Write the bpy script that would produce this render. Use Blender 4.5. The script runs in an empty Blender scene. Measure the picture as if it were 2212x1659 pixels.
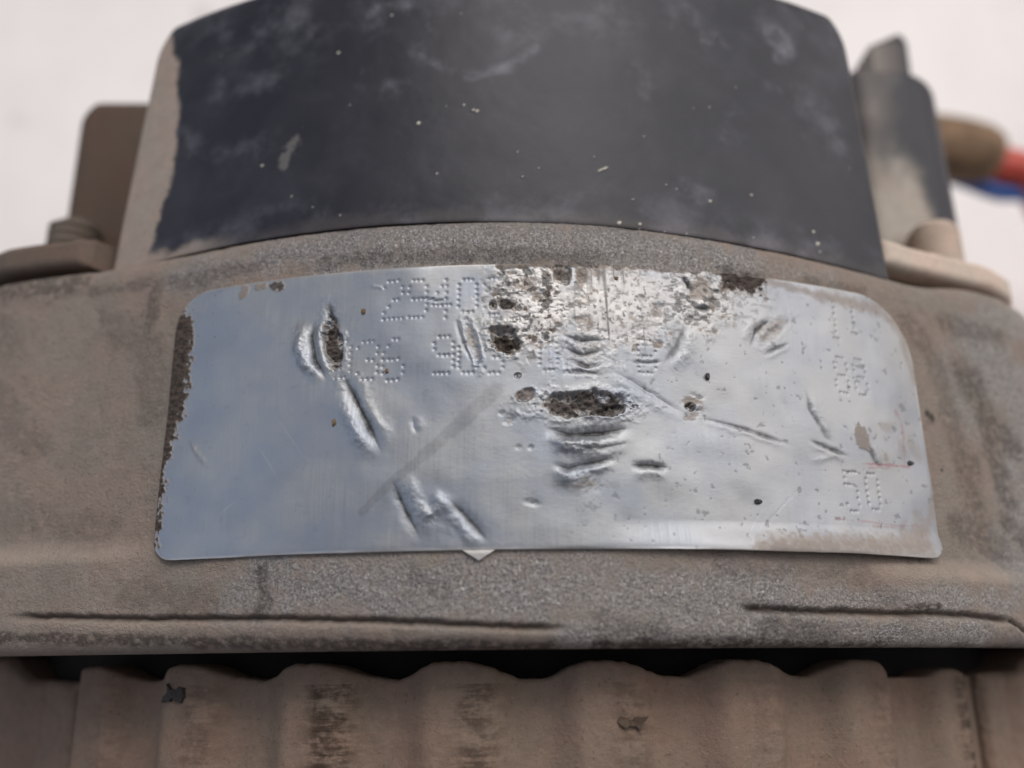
# A used alternator lying on its side on a white table, seen close up at its dented identification label.
import bpy, bmesh, math, random
import numpy as np
from mathutils import Matrix, Vector

random.seed(4)
MM = 0.001
C = bpy.context.scene.collection
scene = bpy.context.scene
R0 = 68.4                      # radius of the cast housing, mm
AX = 68.4                      # height of the alternator's axis above the table, mm

# ------------------------------------------------------------------ camera
cam_data = bpy.data.cameras.new('camera')
cam = bpy.data.objects.new('camera', cam_data)
C.objects.link(cam)
cam_pos = (-2.903, -8.044, 66.03 + 2 * R0)
cam_right, cam_up, cam_fwd = (0.99977, -0.00881, 0.01975), (0.00262, 0.95577, 0.29409), (0.02147, 0.29397, -0.95557)
m = Matrix.Identity(4)
for i in range(3):
    m[i][0], m[i][1], m[i][2], m[i][3] = cam_right[i], cam_up[i], -cam_fwd[i], cam_pos[i] * MM
cam.matrix_world = m
cam_data.sensor_width = 36
cam_data.lens = 2000 / 2212 * 36
cam_data.clip_start = 0.002
cam_data.clip_end = 20
cam_data.dof.use_dof = True
cam_data.dof.focus_distance = 0.0700
cam_data.dof.aperture_fstop = 14.0
scene.camera = cam

# ------------------------------------------------------------------ light: a lamp behind; unseen panels added overhead, right (bright) and left (cool, dim)
world = bpy.data.worlds.new('World')
scene.world = world
world.use_nodes = True
bg = world.node_tree.nodes['Background']
bg.inputs[0].default_value = (0.84, 0.83, 0.92, 1)
bg.inputs[1].default_value = 0.14

def area(name, pos, target, sx, sy, power, col):
    d = bpy.data.lights.new(name, 'AREA')
    d.shape = 'RECTANGLE'
    d.size, d.size_y, d.energy, d.color = sx, sy, power, col
    o = bpy.data.objects.new(name, d)
    C.objects.link(o)
    o.location = pos
    o.rotation_euler = (Vector(target) - Vector(pos)).to_track_quat('-Z', 'Y').to_euler()
    return o

TGT = (0, 0.02, 0.13)
area('ceiling_lamp', (0.10, 0.75, 0.98), TGT, 0.60, 0.40, 3.9, (1.0, 0.925, 0.86))
area('overhead_fill', (0.40, 0.66, 1.15), TGT, 1.35, 0.95, 4.6, (1.0, 0.985, 0.98))  # unseen broad panel, sized for an even reflection in the label
area('bright_side', (0.95, 0.40, 0.62), TGT, 0.9, 0.7, 3.0, (1.0, 0.94, 0.90))
area('cool_side', (-1.0, 0.15, 0.75), TGT, 0.8, 0.8, 1.7, (0.70, 0.81, 1.0))

vs = scene.view_settings
vs.view_transform = 'Standard'
vs.look = 'None'
vs.exposure = 0.50
vs.gamma = 1.0

# ------------------------------------------------------------------ helpers
RNG = np.random.default_rng(11)
TAB = RNG.random((256, 256)).astype(np.float32)

def vnoise(X, Y, seed=0):
    X = np.asarray(X, dtype=np.float32) + seed * 17.31
    Y = np.asarray(Y, dtype=np.float32) + seed * 9.77
    xi, yi = np.floor(X).astype(np.int64), np.floor(Y).astype(np.int64)
    fx, fy = X - xi, Y - yi
    fx, fy = fx * fx * (3 - 2 * fx), fy * fy * (3 - 2 * fy)
    a, b = xi & 255, (xi + 1) & 255
    c, d = yi & 255, (yi + 1) & 255
    return (TAB[c, a] * (1 - fx) + TAB[c, b] * fx) * (1 - fy) + (TAB[d, a] * (1 - fx) + TAB[d, b] * fx) * fy

def fbm(X, Y, seed=0, octs=4):
    v, amp, tot = 0, 1.0, 0
    for k in range(octs):
        v = v + amp * vnoise(X * 2 ** k, Y * 2 ** k, seed + 5 * k)
        tot += amp
        amp *= 0.5
    return v / tot

def sstep(a, b, x):
    t = np.clip((x - a) / (b - a), 0, 1)
    return t * t * (3 - 2 * t)

def mesh_from(name, V, F, smooth=True, uv=None, mask=None):
    V = np.asarray(V, dtype=np.float32).reshape(-1, 3)
    me = bpy.data.meshes.new(name)
    if isinstance(F, np.ndarray):
        n, k = F.shape
        me.vertices.add(len(V))
        me.vertices.foreach_set('co', (V * MM).ravel())
        me.loops.add(n * k)
        me.loops.foreach_set('vertex_index', F.astype(np.int32).ravel())
        me.polygons.add(n)
        me.polygons.foreach_set('loop_start', (np.arange(n) * k).astype(np.int32))
        me.update(calc_edges=True)
    else:
        me.from_pydata([tuple(v) for v in V * MM], [], F)
    me.validate()
    if smooth:
        me.polygons.foreach_set('use_smooth', np.ones(len(me.polygons), dtype=bool))
    if uv is not None:
        li = np.empty(len(me.loops), dtype=np.int32)
        me.loops.foreach_get('vertex_index', li)
        l = me.uv_layers.new(name='UVMap')
        l.data.foreach_set('uv', np.asarray(uv, dtype=np.float32).reshape(-1, 2)[li].ravel())
    if mask is not None:
        a = me.color_attributes.new('mask', 'FLOAT_COLOR', 'POINT')
        a.data.foreach_set('color', np.asarray(mask, dtype=np.float32).reshape(-1, 4).ravel())
    me.update()
    return me

def link(name, me, mat, parent=None):
    o = bpy.data.objects.new(name, me)
    C.objects.link(o)
    if mat is not None and not me.materials:
        me.materials.append(mat)
    if parent is not None:
        o.parent = parent
    return o

def grid_faces(nr, nc, base=0, wrap=False):
    r = np.arange(nr - 1)[:, None]
    c = np.arange(nc if wrap else nc - 1)[None, :]
    c2 = (c + 1) % nc
    return np.stack([r * nc + c, r * nc + c2, (r + 1) * nc + c2, (r + 1) * nc + c], -1).reshape(-1, 4) + base

def rim_loop(nr, nc):
    return np.concatenate([np.arange(nc), np.arange(1, nr) * nc + nc - 1,
                           (nr - 1) * nc + np.arange(nc - 2, -1, -1), np.arange(nr - 2, 0, -1) * nc])

def cyl(S, Y, r):
    th = S / R0
    return np.stack([r * np.sin(th), Y + 0 * S, AX + r * np.cos(th)], -1)

def skirted(P, P_low, UV, M):
    """grid P (nr,nc,3) with an edge skirt running down to the matching rim of P_low"""
    nr, nc = P.shape[:2]
    loop = rim_loop(nr, nc)
    V = np.concatenate([P.reshape(-1, 3), P.reshape(-1, 3)[loop], P_low.reshape(-1, 3)[loop]])
    uv = np.concatenate([UV.reshape(-1, 2)] + [UV.reshape(-1, 2)[loop]] * 2)
    mk = np.concatenate([M.reshape(-1, 4)] + [M.reshape(-1, 4)[loop]] * 2)
    n0, L = nr * nc, len(loop)
    i = np.arange(L)
    j = (i + 1) % L
    F = np.concatenate([grid_faces(nr, nc), np.stack([n0 + i, n0 + L + i, n0 + L + j, n0 + j], -1)])
    return V, F, uv, mk

def rolled(dist, rad):
    t = np.clip((rad - dist) / rad, 0, 1)
    return rad * (1 - np.sqrt(np.maximum(0, 1 - t * t)))

def tag(o, label=None, cat=None, group=None, kind=None):
    for k, v in (('label', label), ('category', cat), ('group', group), ('kind', kind)):
        if v:
            o[k] = v
    return o

# ------------------------------------------------------------------ materials
class NT:
    def __init__(self, name):
        self.m = bpy.data.materials.new(name)
        self.m.use_nodes = True
        self.t = self.m.node_tree
        self.b = self.t.nodes['Principled BSDF']
    def n(self, kind, **kw):
        nd = self.t.nodes.new(kind)
        for k, v in kw.items():
            if hasattr(nd, k):
                setattr(nd, k, v)
            else:
                nd.inputs[k.replace('_', ' ')].default_value = v
        return nd
    def l(self, a, b):
        self.t.links.new(a, b)
    def pos(self):                       # real position, in millimetres
        g = self.n('ShaderNodeNewGeometry')
        s = self.n('ShaderNodeVectorMath', operation='SCALE')
        s.inputs['Scale'].default_value = 1000
        self.l(g.outputs['Position'], s.inputs[0])
        return s.outputs[0]
    def uv(self, sx=1, sy=1):
        u = self.n('ShaderNodeUVMap')
        mp = self.n('ShaderNodeMapping')
        mp.inputs['Scale'].default_value = (sx, sy, 1)
        self.l(u.outputs[0], mp.inputs[0])
        return mp.outputs[0]
    def scaled(self, vec, s):
        mp = self.n('ShaderNodeMapping')
        mp.inputs['Scale'].default_value = s
        self.l(vec, mp.inputs[0])
        return mp.outputs[0]
    def noise(self, vec, scale, detail=4, rough=0.6):
        nd = self.n('ShaderNodeTexNoise')
        nd.inputs['Scale'].default_value = scale
        nd.inputs['Detail'].default_value = detail
        nd.inputs['Roughness'].default_value = rough
        self.l(vec, nd.inputs['Vector'])
        return nd.outputs[0]
    def ramp(self, val, a, b, va=0.0, vb=1.0):
        mr = self.n('ShaderNodeMapRange')
        mr.interpolation_type = 'SMOOTHSTEP'
        for k, v in zip(('From Min', 'From Max', 'To Min', 'To Max'), (a, b, va, vb)):
            mr.inputs[k].default_value = v
        self.l(val, mr.inputs['Value'])
        return mr.outputs[0]
    def math(self, op, a, b):
        nd = self.n('ShaderNodeMath', operation=op)
        for i, x in enumerate((a, b)):
            if isinstance(x, (int, float)):
                nd.inputs[i].default_value = x
            else:
                self.l(x, nd.inputs[i])
        return nd.outputs[0]
    def mix(self, fac, a, b):
        nd = self.n('ShaderNodeMix', data_type='RGBA')
        if isinstance(fac, (int, float)):
            nd.inputs[0].default_value = fac
        else:
            self.l(fac, nd.inputs[0])
        for i, x in ((6, a), (7, b)):
            if isinstance(x, tuple):
                nd.inputs[i].default_value = (*x, 1)
            else:
                self.l(x, nd.inputs[i])
        return nd.outputs[2]
    def fmix(self, fac, a, b):
        nd = self.n('ShaderNodeMix', data_type='FLOAT')
        if isinstance(fac, (int, float)):
            nd.inputs[0].default_value = fac
        else:
            self.l(fac, nd.inputs[0])
        for i, x in ((2, a), (3, b)):
            if isinstance(x, (int, float)):
                nd.inputs[i].default_value = x
            else:
                self.l(x, nd.inputs[i])
        return nd.outputs[0]
    def mask(self):
        a = self.n('ShaderNodeAttribute', attribute_name='mask')
        s = self.n('ShaderNodeSeparateColor')
        self.l(a.outputs['Color'], s.inputs[0])
        return s.outputs[0], s.outputs[1], s.outputs[2], a.outputs['Alpha']
    def bump(self, h, dist_mm, strength=1.0, prev=None):
        b = self.n('ShaderNodeBump')
        b.inputs['Distance'].default_value = dist_mm * MM
        b.inputs['Strength'].default_value = strength
        self.l(h, b.inputs['Height'])
        if prev is not None:
            self.l(prev, b.inputs['Normal'])
        return b.outputs[0]
    def out(self, color=None, rough=None, metal=None, normal=None, spec=None):
        for k, v in (('Base Color', color), ('Roughness', rough), ('Metallic', metal), ('Normal', normal), ('Specular IOR Level', spec)):
            if v is None:
                continue
            if isinstance(v, tuple):
                self.b.inputs[k].default_value = (*v, 1)
            elif isinstance(v, (int, float)):
                self.b.inputs[k].default_value = v
            else:
                self.l(v, self.b.inputs[k])
        return self.m

DUST = (0.335, 0.290, 0.246)
DUST_PINK = (0.362, 0.284, 0.238)
DUST_DARK = (0.150, 0.116, 0.092)
GRIME = (0.050, 0.038, 0.030)

def dusty(nt, vec):
    """brown road dust: warm patches, greyer patches, dark flecks"""
    big = nt.ramp(nt.noise(vec, 0.16, 3), 0.38, 0.62)
    mid = nt.ramp(nt.noise(vec, 0.9, 5), 0.35, 0.7)
    c = nt.mix(big, DUST, DUST_PINK)
    c = nt.mix(nt.math('MULTIPLY', mid, 0.45), c, (0.260, 0.220, 0.186))
    fleck = nt.ramp(nt.noise(vec, 2.4, 6, 0.8), 0.55, 0.68)
    patch = nt.ramp(nt.noise(vec, 0.28, 4), 0.40, 0.60, 0.25, 1.0)
    c = nt.mix(nt.math('MULTIPLY', fleck, nt.math('MULTIPLY', patch, 1.0)), c, DUST_DARK)
    light = nt.ramp(nt.noise(nt.scaled(vec, (1, 1.3, 1)), 3.1, 4, 0.7), 0.58, 0.72, 0.0, 0.5)
    c = nt.mix(light, c, (0.54, 0.45, 0.38))
    return c

def mat_housing():
    nt = NT('cast_aluminium_dusty')
    p = nt.pos()
    rub, grime_dark, lit_edge, groove_dark = nt.mask()
    dust = dusty(nt, nt.scaled(p, (1, 1, 1)))
    dust = nt.mix(lit_edge, dust, (0.50, 0.41, 0.335))
    grain = nt.noise(p, 4.6, 3, 0.75)
    metal = nt.mix(nt.ramp(grain, 0.35, 0.68), (0.22, 0.205, 0.194), (0.50, 0.48, 0.465))
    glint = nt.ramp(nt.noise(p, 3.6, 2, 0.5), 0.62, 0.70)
    metal = nt.mix(nt.math('MULTIPLY', glint, 0.7), metal, (0.80, 0.775, 0.75))  # bare metal grains, with bright glints painted into their colour
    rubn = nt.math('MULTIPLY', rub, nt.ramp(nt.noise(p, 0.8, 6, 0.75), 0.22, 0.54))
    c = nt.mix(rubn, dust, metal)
    g = nt.math('MULTIPLY', grime_dark, nt.ramp(nt.noise(p, 1.6, 5, 0.7), 0.32, 0.55))
    c = nt.mix(g, c, GRIME)
    c = nt.mix(groove_dark, c, (0.10, 0.075, 0.058))
    fine = nt.noise(nt.scaled(p, (1, 1.25, 1)), 3.4, 5, 0.75)
    nrm = nt.bump(fine, 0.22, 1.0)
    nrm = nt.bump(grain, 0.20, 1.0, nrm)
    return nt.out(c, nt.fmix(rubn, 0.86, 0.27), nt.fmix(rubn, 0.0, 0.6), nrm, 0.4)

def mat_dusty(name, tint=(1, 1, 1), bumpd=0.12):
    nt = NT(name)
    p = nt.pos()
    c = dusty(nt, p)
    c = nt.mix(1.0, c, c)
    mul = nt.n('ShaderNodeMix', data_type='RGBA', blend_type='MULTIPLY')
    mul.inputs[0].default_value = 1
    nt.l(c, mul.inputs[6])
    mul.inputs[7].default_value = (*tint, 1)
    nrm = nt.bump(nt.noise(p, 2.8, 5, 0.7), bumpd, 0.8)
    return nt.out(mul.outputs[2], 0.88, 0.0, nrm, 0.3)

def mat_stator():
    nt = NT('dusty_steel_laminations')
    p = nt.pos()
    st, edge, _, _ = nt.mask()
    c = dusty(nt, p)
    lines = nt.noise(nt.scaled(p, (0.30, 1.5, 0.30)), 1.1, 5, 0.7)
    spots = nt.noise(p, 0.9, 5, 0.7)
    k = nt.math('MULTIPLY', st, nt.ramp(nt.math('ADD', nt.math('MULTIPLY', lines, 0.6), nt.math('MULTIPLY', spots, 0.4)), 0.40, 0.58))
    c = nt.mix(nt.math('MULTIPLY', k, 0.9), c, (0.075, 0.055, 0.040))
    c = nt.mix(nt.math('MULTIPLY', edge, nt.ramp(nt.noise(p, 0.5, 3), 0.48, 0.66, 0.0, 0.35)), c, (0.09, 0.065, 0.048))
    mul = nt.n('ShaderNodeMix', data_type='RGBA', blend_type='MULTIPLY')
    mul.inputs[0].default_value = 1
    nt.l(c, mul.inputs[6])
    mul.inputs[7].default_value = (0.66, 0.575, 0.52, 1)  # even tint, darkened to stand in for a shadow over the core
    nrm = nt.bump(nt.noise(p, 2.4, 5, 0.7), 0.16, 0.9)
    return nt.out(mul.outputs[2], 0.88, 0.0, nrm, 0.3)

def mat_label():
    nt = NT('brushed_aluminium_foil')
    dirt, grime_dark, ink, worn = nt.mask()
    streak = nt.noise(nt.uv(3.2, 0.10), 2.0, 4, 0.6)
    cloud = nt.noise(nt.uv(0.16, 0.2), 1.0, 3, 0.5)
    c = nt.mix(nt.ramp(streak, 0.35, 0.65), (0.335, 0.348, 0.362), (0.378, 0.392, 0.405))
    c = nt.mix(nt.ramp(cloud, 0.38, 0.62, 0.0, 0.7), c, (0.285, 0.315, 0.368))
    c = nt.mix(worn, c, (0.47, 0.455, 0.44))
    c = nt.mix(grime_dark, c, (0.055, 0.053, 0.052))
    c = nt.mix(nt.math('MULTIPLY', ink, 0.75), c, (0.30, 0.06, 0.08))
    bits = nt.noise(nt.uv(1, 1.6), 1.9, 5, 0.62)
    brown = nt.mix(nt.ramp(bits, 0.38, 0.62), (0.018, 0.013, 0.010), (0.085, 0.062, 0.048))
    brown = nt.mix(nt.ramp(dirt, 0.55, 0.9), (0.31, 0.24, 0.185), brown)
    c = nt.mix(dirt, c, brown)
    r = nt.fmix(nt.ramp(streak, 0.3, 0.7), 0.50, 0.60)
    r = nt.fmix(worn, r, 0.52)
    r = nt.fmix(dirt, r, 0.85)
    metal = nt.fmix(dirt, 1.0, 0.0)
    metal = nt.fmix(nt.math('MULTIPLY', grime_dark, 0.6), metal, 0.3)
    nrm = nt.bump(streak, 0.006, 0.5)
    nrm = nt.bump(bits, 0.05, 0.25, nrm)
    return nt.out(c, r, metal, nrm)

def mat_cover(name='black_plastic_dusty', tint=(1, 1, 1)):
    nt = NT(name)
    p = nt.pos()
    dust, haze, speck, _ = nt.mask()
    cloud = nt.noise(p, 0.22, 5, 0.62)
    wisp = nt.ramp(cloud, 0.52, 0.74)
    c = nt.mix(nt.ramp(nt.noise(p, 0.12, 2), 0.4, 0.6), (0.011, 0.012, 0.0205), (0.017, 0.0178, 0.026))
    film = nt.math('MULTIPLY', haze, nt.ramp(cloud, 0.42, 0.75, 0.0, 0.34))
    c = nt.mix(film, c, (0.30, 0.30, 0.345))
    fine = nt.ramp(nt.noise(p, 3.5, 2, 0.5), 0.72, 0.80)
    c = nt.mix(nt.math('MULTIPLY', fine, 0.10), c, (0.4, 0.38, 0.36))
    d0 = dusty(nt, p)
    dm = nt.n('ShaderNodeMix', data_type='RGBA', blend_type='MULTIPLY')
    dm.inputs[0].default_value = 1
    nt.l(d0, dm.inputs[6])
    dm.inputs[7].default_value = (*tint, 1)
    d = dm.outputs[2]
    dn = nt.math('MULTIPLY', dust, nt.ramp(nt.noise(p, 1.2, 5, 0.7), 0.22, 0.42, 0.80, 1.0))
    c = nt.mix(dn, c, d)
    c = nt.mix(speck, c, (0.62, 0.58, 0.50))
    nrm = nt.bump(nt.noise(p, 5.0, 3, 0.6), 0.012, 0.5)
    nrm = nt.bump(nt.math('MULTIPLY', dust, nt.noise(p, 2.4, 5, 0.7)), 0.10, 0.7, nrm)
    return nt.out(c, nt.fmix(dn, nt.fmix(film, 0.48, 0.62), 0.9), 0.0, nrm, 0.4)

def mat_plain(name, color, rough=0.6, metal=0.0, nscale=2.0, nd=0.05, var=0.3):
    nt = NT(name)
    p = nt.pos()
    k = nt.ramp(nt.noise(p, nscale, 4), 0.35, 0.65)
    c = nt.mix(k, color, tuple(x * (1 - var) for x in color))
    return nt.out(c, rough, metal, nt.bump(nt.noise(p, nscale * 2, 4), nd, 0.6))

def mat_table():
    nt = NT('white_tabletop')
    p = nt.pos()
    k = nt.ramp(nt.noise(p, 0.012, 4), 0.35, 0.68)
    c = nt.mix(k, (0.88, 0.84, 0.815), (0.76, 0.72, 0.70))
    v = nt.ramp(nt.noise(p, 0.055, 3, 0.5), 0.66, 0.74)
    c = nt.mix(nt.math('MULTIPLY', v, 0.35), c, (0.45, 0.42, 0.42))
    return nt.out(c, 0.6, 0.0, nt.bump(nt.noise(p, 0.5, 4), 0.1, 0.3), 0.3)

M_HOUSING, M_LABEL, M_COVER, M_STATOR = mat_housing(), mat_label(), mat_cover(), mat_stator()
M_BRACKET = mat_dusty('dusty_bracket', (0.43, 0.385, 0.365))
M_BRACKET_LIT = mat_dusty('dusty_bracket_lit', (1.7, 1.7, 1.68), 0.06)  # brighter copy of the bracket dust: light from the right put into the colour
M_BOLT = mat_dusty('dusty_bolt_steel', (0.62, 0.61, 0.59), 0.06)
M_BLOCK = mat_dusty('brown_dusty_plastic', (0.28, 0.235, 0.21), 0.04)
M_POST = mat_cover('black_plastic_lit_dust', (1.3, 1.4, 1.45))  # dust tint brightened to paint in the light on the post
M_GRIT = mat_plain('black_grit', (0.030, 0.030, 0.032), 0.5)
M_SEED = mat_plain('brown_grit', (0.16, 0.10, 0.05), 0.6)
M_RED = mat_plain('red_wire_plastic', (0.62, 0.085, 0.055), 0.45)
M_BLUE = mat_plain('blue_wire_plastic', (0.035, 0.12, 0.42), 0.4)
M_BOOT = mat_plain('brown_rubber_boot', (0.24, 0.150, 0.085), 0.8, var=0.4, nscale=0.4)
M_DARK = mat_plain('dark_steel', (0.05, 0.045, 0.042), 0.7)
M_GAP = mat_plain('shaded_recess', (0.010, 0.008, 0.007), 0.95)  # near-black colour stands in for the shade inside the gaps
M_WHITE = mat_plain('white_terminal', (0.7, 0.7, 0.72), 0.5)

# ------------------------------------------------------------------ the table
tab = bpy.data.meshes.new('tabletop')
bm = bmesh.new()
bmesh.ops.create_cube(bm, size=1)
for v in bm.verts:
    v.co = Vector((v.co.x * 2.4, v.co.y * 2.0 + 0.1, v.co.z * 0.03 - 0.015))
bmesh.ops.bevel(bm, geom=bm.edges[:], offset=0.004, segments=2, affect='EDGES')
bm.to_mesh(tab)
bm.free()
tag(link('tabletop', tab, mat_table()), kind='structure')

# ------------------------------------------------------------------ alternator
alt = bpy.data.objects.new('alternator', None)
C.objects.link(alt)
tag(alt, 'worn dusty car alternator lying on its side with dented silver label and black cover', 'alternator')

# --- features shared by the label and the housing, in label millimetres (arc length s, height y)
LW, LH, LC = 64.0, 21.9, 2.27          # label width, height, centre offset
LS0, LS1 = LC - LW / 2, LC + LW / 2

def corner_inset(y, r_bot, r_top):
    a = np.clip((r_bot - y) / r_bot, 0, 1)
    b = np.clip((y - (LH - r_top)) / r_top, 0, 1)
    return r_bot * (1 - np.sqrt(1 - a * a)) + r_top * (1 - np.sqrt(1 - b * b))

def seg_dist(S, Y, pts):
    """distance to a polyline, signed side, and 0..1 position along it"""
    best, side, par = None, None, None
    L = [0.0]
    for a, b in zip(pts[:-1], pts[1:]):
        L.append(L[-1] + math.hypot(b[0] - a[0], b[1] - a[1]))
    for k, (a, b) in enumerate(zip(pts[:-1], pts[1:])):
        dx, dy = b[0] - a[0], b[1] - a[1]
        l2 = dx * dx + dy * dy + 1e-9
        t = np.clip(((S - a[0]) * dx + (Y - a[1]) * dy) / l2, 0, 1)
        ex, ey = S - a[0] - t * dx, Y - a[1] - t * dy
        d = np.hypot(ex, ey)
        sd = np.sign(dx * (Y - a[1]) - dy * (S - a[0]))
        p = (L[k] + t * math.sqrt(l2)) / L[-1]
        if best is None:
            best, side, par = d, sd, p
        else:
            w = d < best
            best, side, par = np.where(w, d, best), np.where(w, sd, side), np.where(w, p, par)
    return best, side, par

FONT = {'0': '01110 10001 10001 10001 10001 10001 01110', '1': '00100 00100 00100 00100 00100 00100 01110',
        '2': '01110 10001 00001 00110 01000 10000 11111', '3': '01110 10001 00001 00110 00001 10001 01110',
        '4': '00010 00110 01010 10010 11111 00010 00010', '6': '00110 01000 10000 11110 10001 10001 01110',
        '8': '01110 10001 10001 01110 10001 10001 01110', '9': '01110 10001 10001 01111 00001 00001 11110',
        '5': '11111 10000 11110 00001 00001 10001 01110', 'B': '11110 10001 10001 11110 10001 10001 11110'}
# character, corner of its cell, opposite corner, dent depth
STAMPED = [('2', (-11.21, 20.76), (-9.76, 17.66), .17), ('9', (-9.25, 20.68), (-7.88, 17.68), .17), ('4', (-7.39, 20.69), (-6.05, 17.53), .17),
           ('0', (-5.43, 20.65), (-4.06, 17.97), .17), ('3', (-3.46, 20.68), (-2.11, 17.78), .13),
           ('0', (-15.22, 16.10), (-13.69, 13.15), .16), ('3', (-13.11, 15.94), (-11.57, 12.91), .18), ('6', (-11.13, 15.97), (-9.59, 12.77), .18),
           ('9', (-7.24, 16.00), (-5.79, 13.10), .18), ('0', (-5.36, 15.48), (-4.02, 13.09), .17), ('3', (-3.46, 15.51), (-2.07, 13.03), .16),
           ('0', (0.68, 15.73), (1.96, 13.23), .13), ('2', (2.69, 15.75), (4.02, 13.18), .13), ('B', (8.17, 15.78), (9.49, 13.20), .16),
           ('1', (25.16, 20.59), (26.17, 17.47), .15), ('1', (27.15, 20.89), (28.25, 18.17), .16),
           ('8', (25.12, 15.78), (26.36, 12.82), .17), ('8', (27.10, 15.87), (28.31, 12.80), .17),
           ('5', (24.87, 6.38), (26.01, 3.29), .14), ('0', (27.00, 6.39), (28.21, 3.53), .14)]
# pressed scores and folds: points, half width, depth, raised lip (signed side), side
SCORES = [([(-17.42, 18.29), (-17.87, 17.18), (-17.90, 15.84), (-17.18, 14.26), (-15.69, 12.77)], .62, -.95, .0, 1),
          ([(-16.79, 18.23), (-17.06, 16.72), (-16.63, 14.78), (-15.43, 12.90)], .22, .75, .0, 1),
          ([(-16.17, 18.17), (-16.37, 16.27), (-15.73, 14.33), (-15.07, 13.09)], .32, -.60, .0, 1),
          ([(-15.79, 19.69), (-15.49, 18.50), (-14.65, 16.89)], .5, .35, .0, 1),
          ([(-14.51, 13.87), (-12.43, 9.91), (-10.83, 6.84)], .42, .62, .30, 1),
          ([(-14.79, 12.04), (-13.12, 9.05), (-11.52, 6.52)], .62, -.62, .0, 1),
          ([(-10.33, 5.44), (-9.06, 2.69), (-7.83, 0.51)], .50, .34, .40, 1),
          ([(-8.23, 3.51), (-7.53, 2.48), (-6.87, 2.97), (-6.19, 2.29)], .36, -.36, .10, 1),
          ([(-6.21, 3.79), (-4.69, 2.26), (-3.03, 0.33)], .45, .26, .34, -1),
          ([(-7.39, 4.26), (-6.37, 3.29), (-5.52, 2.61)], .5, -.36, .0, 1),
          ([(12.40, 9.93), (16.13, 9.18), (20.50, 8.06)], .20, .20, .12, -1),
          ([(21.67, 8.73), (23.85, 8.08), (25.82, 7.56)], .22, .24, .10, -1),
          ([(21.45, 6.89), (23.77, 7.48), (25.90, 8.12)], .35, -.14, .0, 1),
          ([(5.38, 13.58), (7.47, 12.54), (10.26, 10.82), (12.02, 9.81)], .30, .16, .14, -1),
          ([(2.10, 16.12), (3.67, 15.58), (5.81, 15.70)], .22, .30, .12, -1),
          ([(2.25, 15.11), (3.82, 14.47), (5.60, 14.88)], .20, .26, .12, 1),
          ([(2.76, 14.27), (4.14, 13.55), (5.82, 13.96)], .20, .28, .14, -1),
          ([(2.02, 12.91), (3.77, 13.07), (5.35, 12.95)], .18, .22, .05, 1),
          ([(0.66, 8.86), (2.77, 8.27), (5.18, 8.44), (7.65, 8.91)], .42, .70, .60, -1),
          ([(1.06, 7.99), (3.08, 7.37), (5.50, 7.60)], .75, -.70, .0, 1),
          ([(3.08, 7.12), (5.14, 7.32), (7.24, 7.77)], .25, .22, .18, -1),
          ([(1.19, 6.15), (2.53, 5.71), (3.73, 6.06), (6.32, 6.57)], .26, .45, .22, -1),
          ([(3.03, 5.50), (4.74, 5.72), (5.95, 6.01)], .28, -.25, .1, 1),
          ([(1.17, 5.23), (3.01, 4.89), (4.72, 5.11)], .60, -.6, .0, 1),
          ([(6.99, 6.03), (8.56, 6.06), (10.17, 5.89)], .34, .50, .26, -1),
          ([(-27.36, 9.41), (-26.33, 8.19), (-24.97, 6.87)], .26, -.26, .0, 1),
          ([(-8.78, 9.93), (-8.66, 9.04), (-8.33, 8.42)], .28, .16, .12, 1),
          ([(22.05, 12.97), (22.38, 11.02), (23.53, 9.06), (24.35, 8.49)], .22, .20, .14, 1),
          ([(22.84, 13.27), (23.27, 11.10), (24.42, 9.01)], .5, -.10, .0, 1),
          ([(19.64, 12.30), (20.10, 10.84), (20.69, 9.77)], .5, .07, .0, 1),
          ([(17.18, 15.59), (17.99, 17.21), (19.67, 18.56)], .30, .30, .22, 1),
          ([(17.89, 16.15), (19.15, 17.56), (20.74, 18.52)], .22, -.22, .0, 1),
          ([(18.28, 15.15), (19.60, 15.89), (21.17, 16.59)], .18, .20, .12, -1),
          ([(9.88, 13.73), (11.20, 15.29), (12.09, 17.43)], .50, .22, .20, -1),
          ([(10.42, 13.57), (11.80, 14.76), (12.61, 17.28)], .45, -.20, .0, 1),
          ([(7.46, 14.00), (8.98, 13.99), (10.16, 14.19)], .18, .20, .08, 1),
          ([(-5.66, 17.52), (-5.11, 15.63), (-4.33, 13.76)], .20, .24, .10, 1),
          ([(12.32, 19.78), (13.02, 18.74), (14.58, 18.70)], .26, .40, .20, -1),
          ([(13.14, 20.43), (13.94, 19.51), (15.12, 19.53)], .20, .35, .16, -1),
          ([(13.77, 21.00), (14.51, 20.27), (15.50, 20.28)], .16, .30, .14, -1),
          ([(12.06, 21.65), (12.32, 20.88), (13.10, 19.84)], .22, .40, .14, 1),
          ([(-8.56, 19.24), (-7.11, 18.91), (-5.85, 19.05)], .13, .12, .05, 1),
          ([(-12.47, 20.50), (-11.72, 20.37), (-11.04, 20.09)], .13, -.10, .0, 1),
          ([(27.58, 8.83), (28.17, 7.37), (28.83, 6.86)], .22, .2, .12, 1)]
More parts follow.
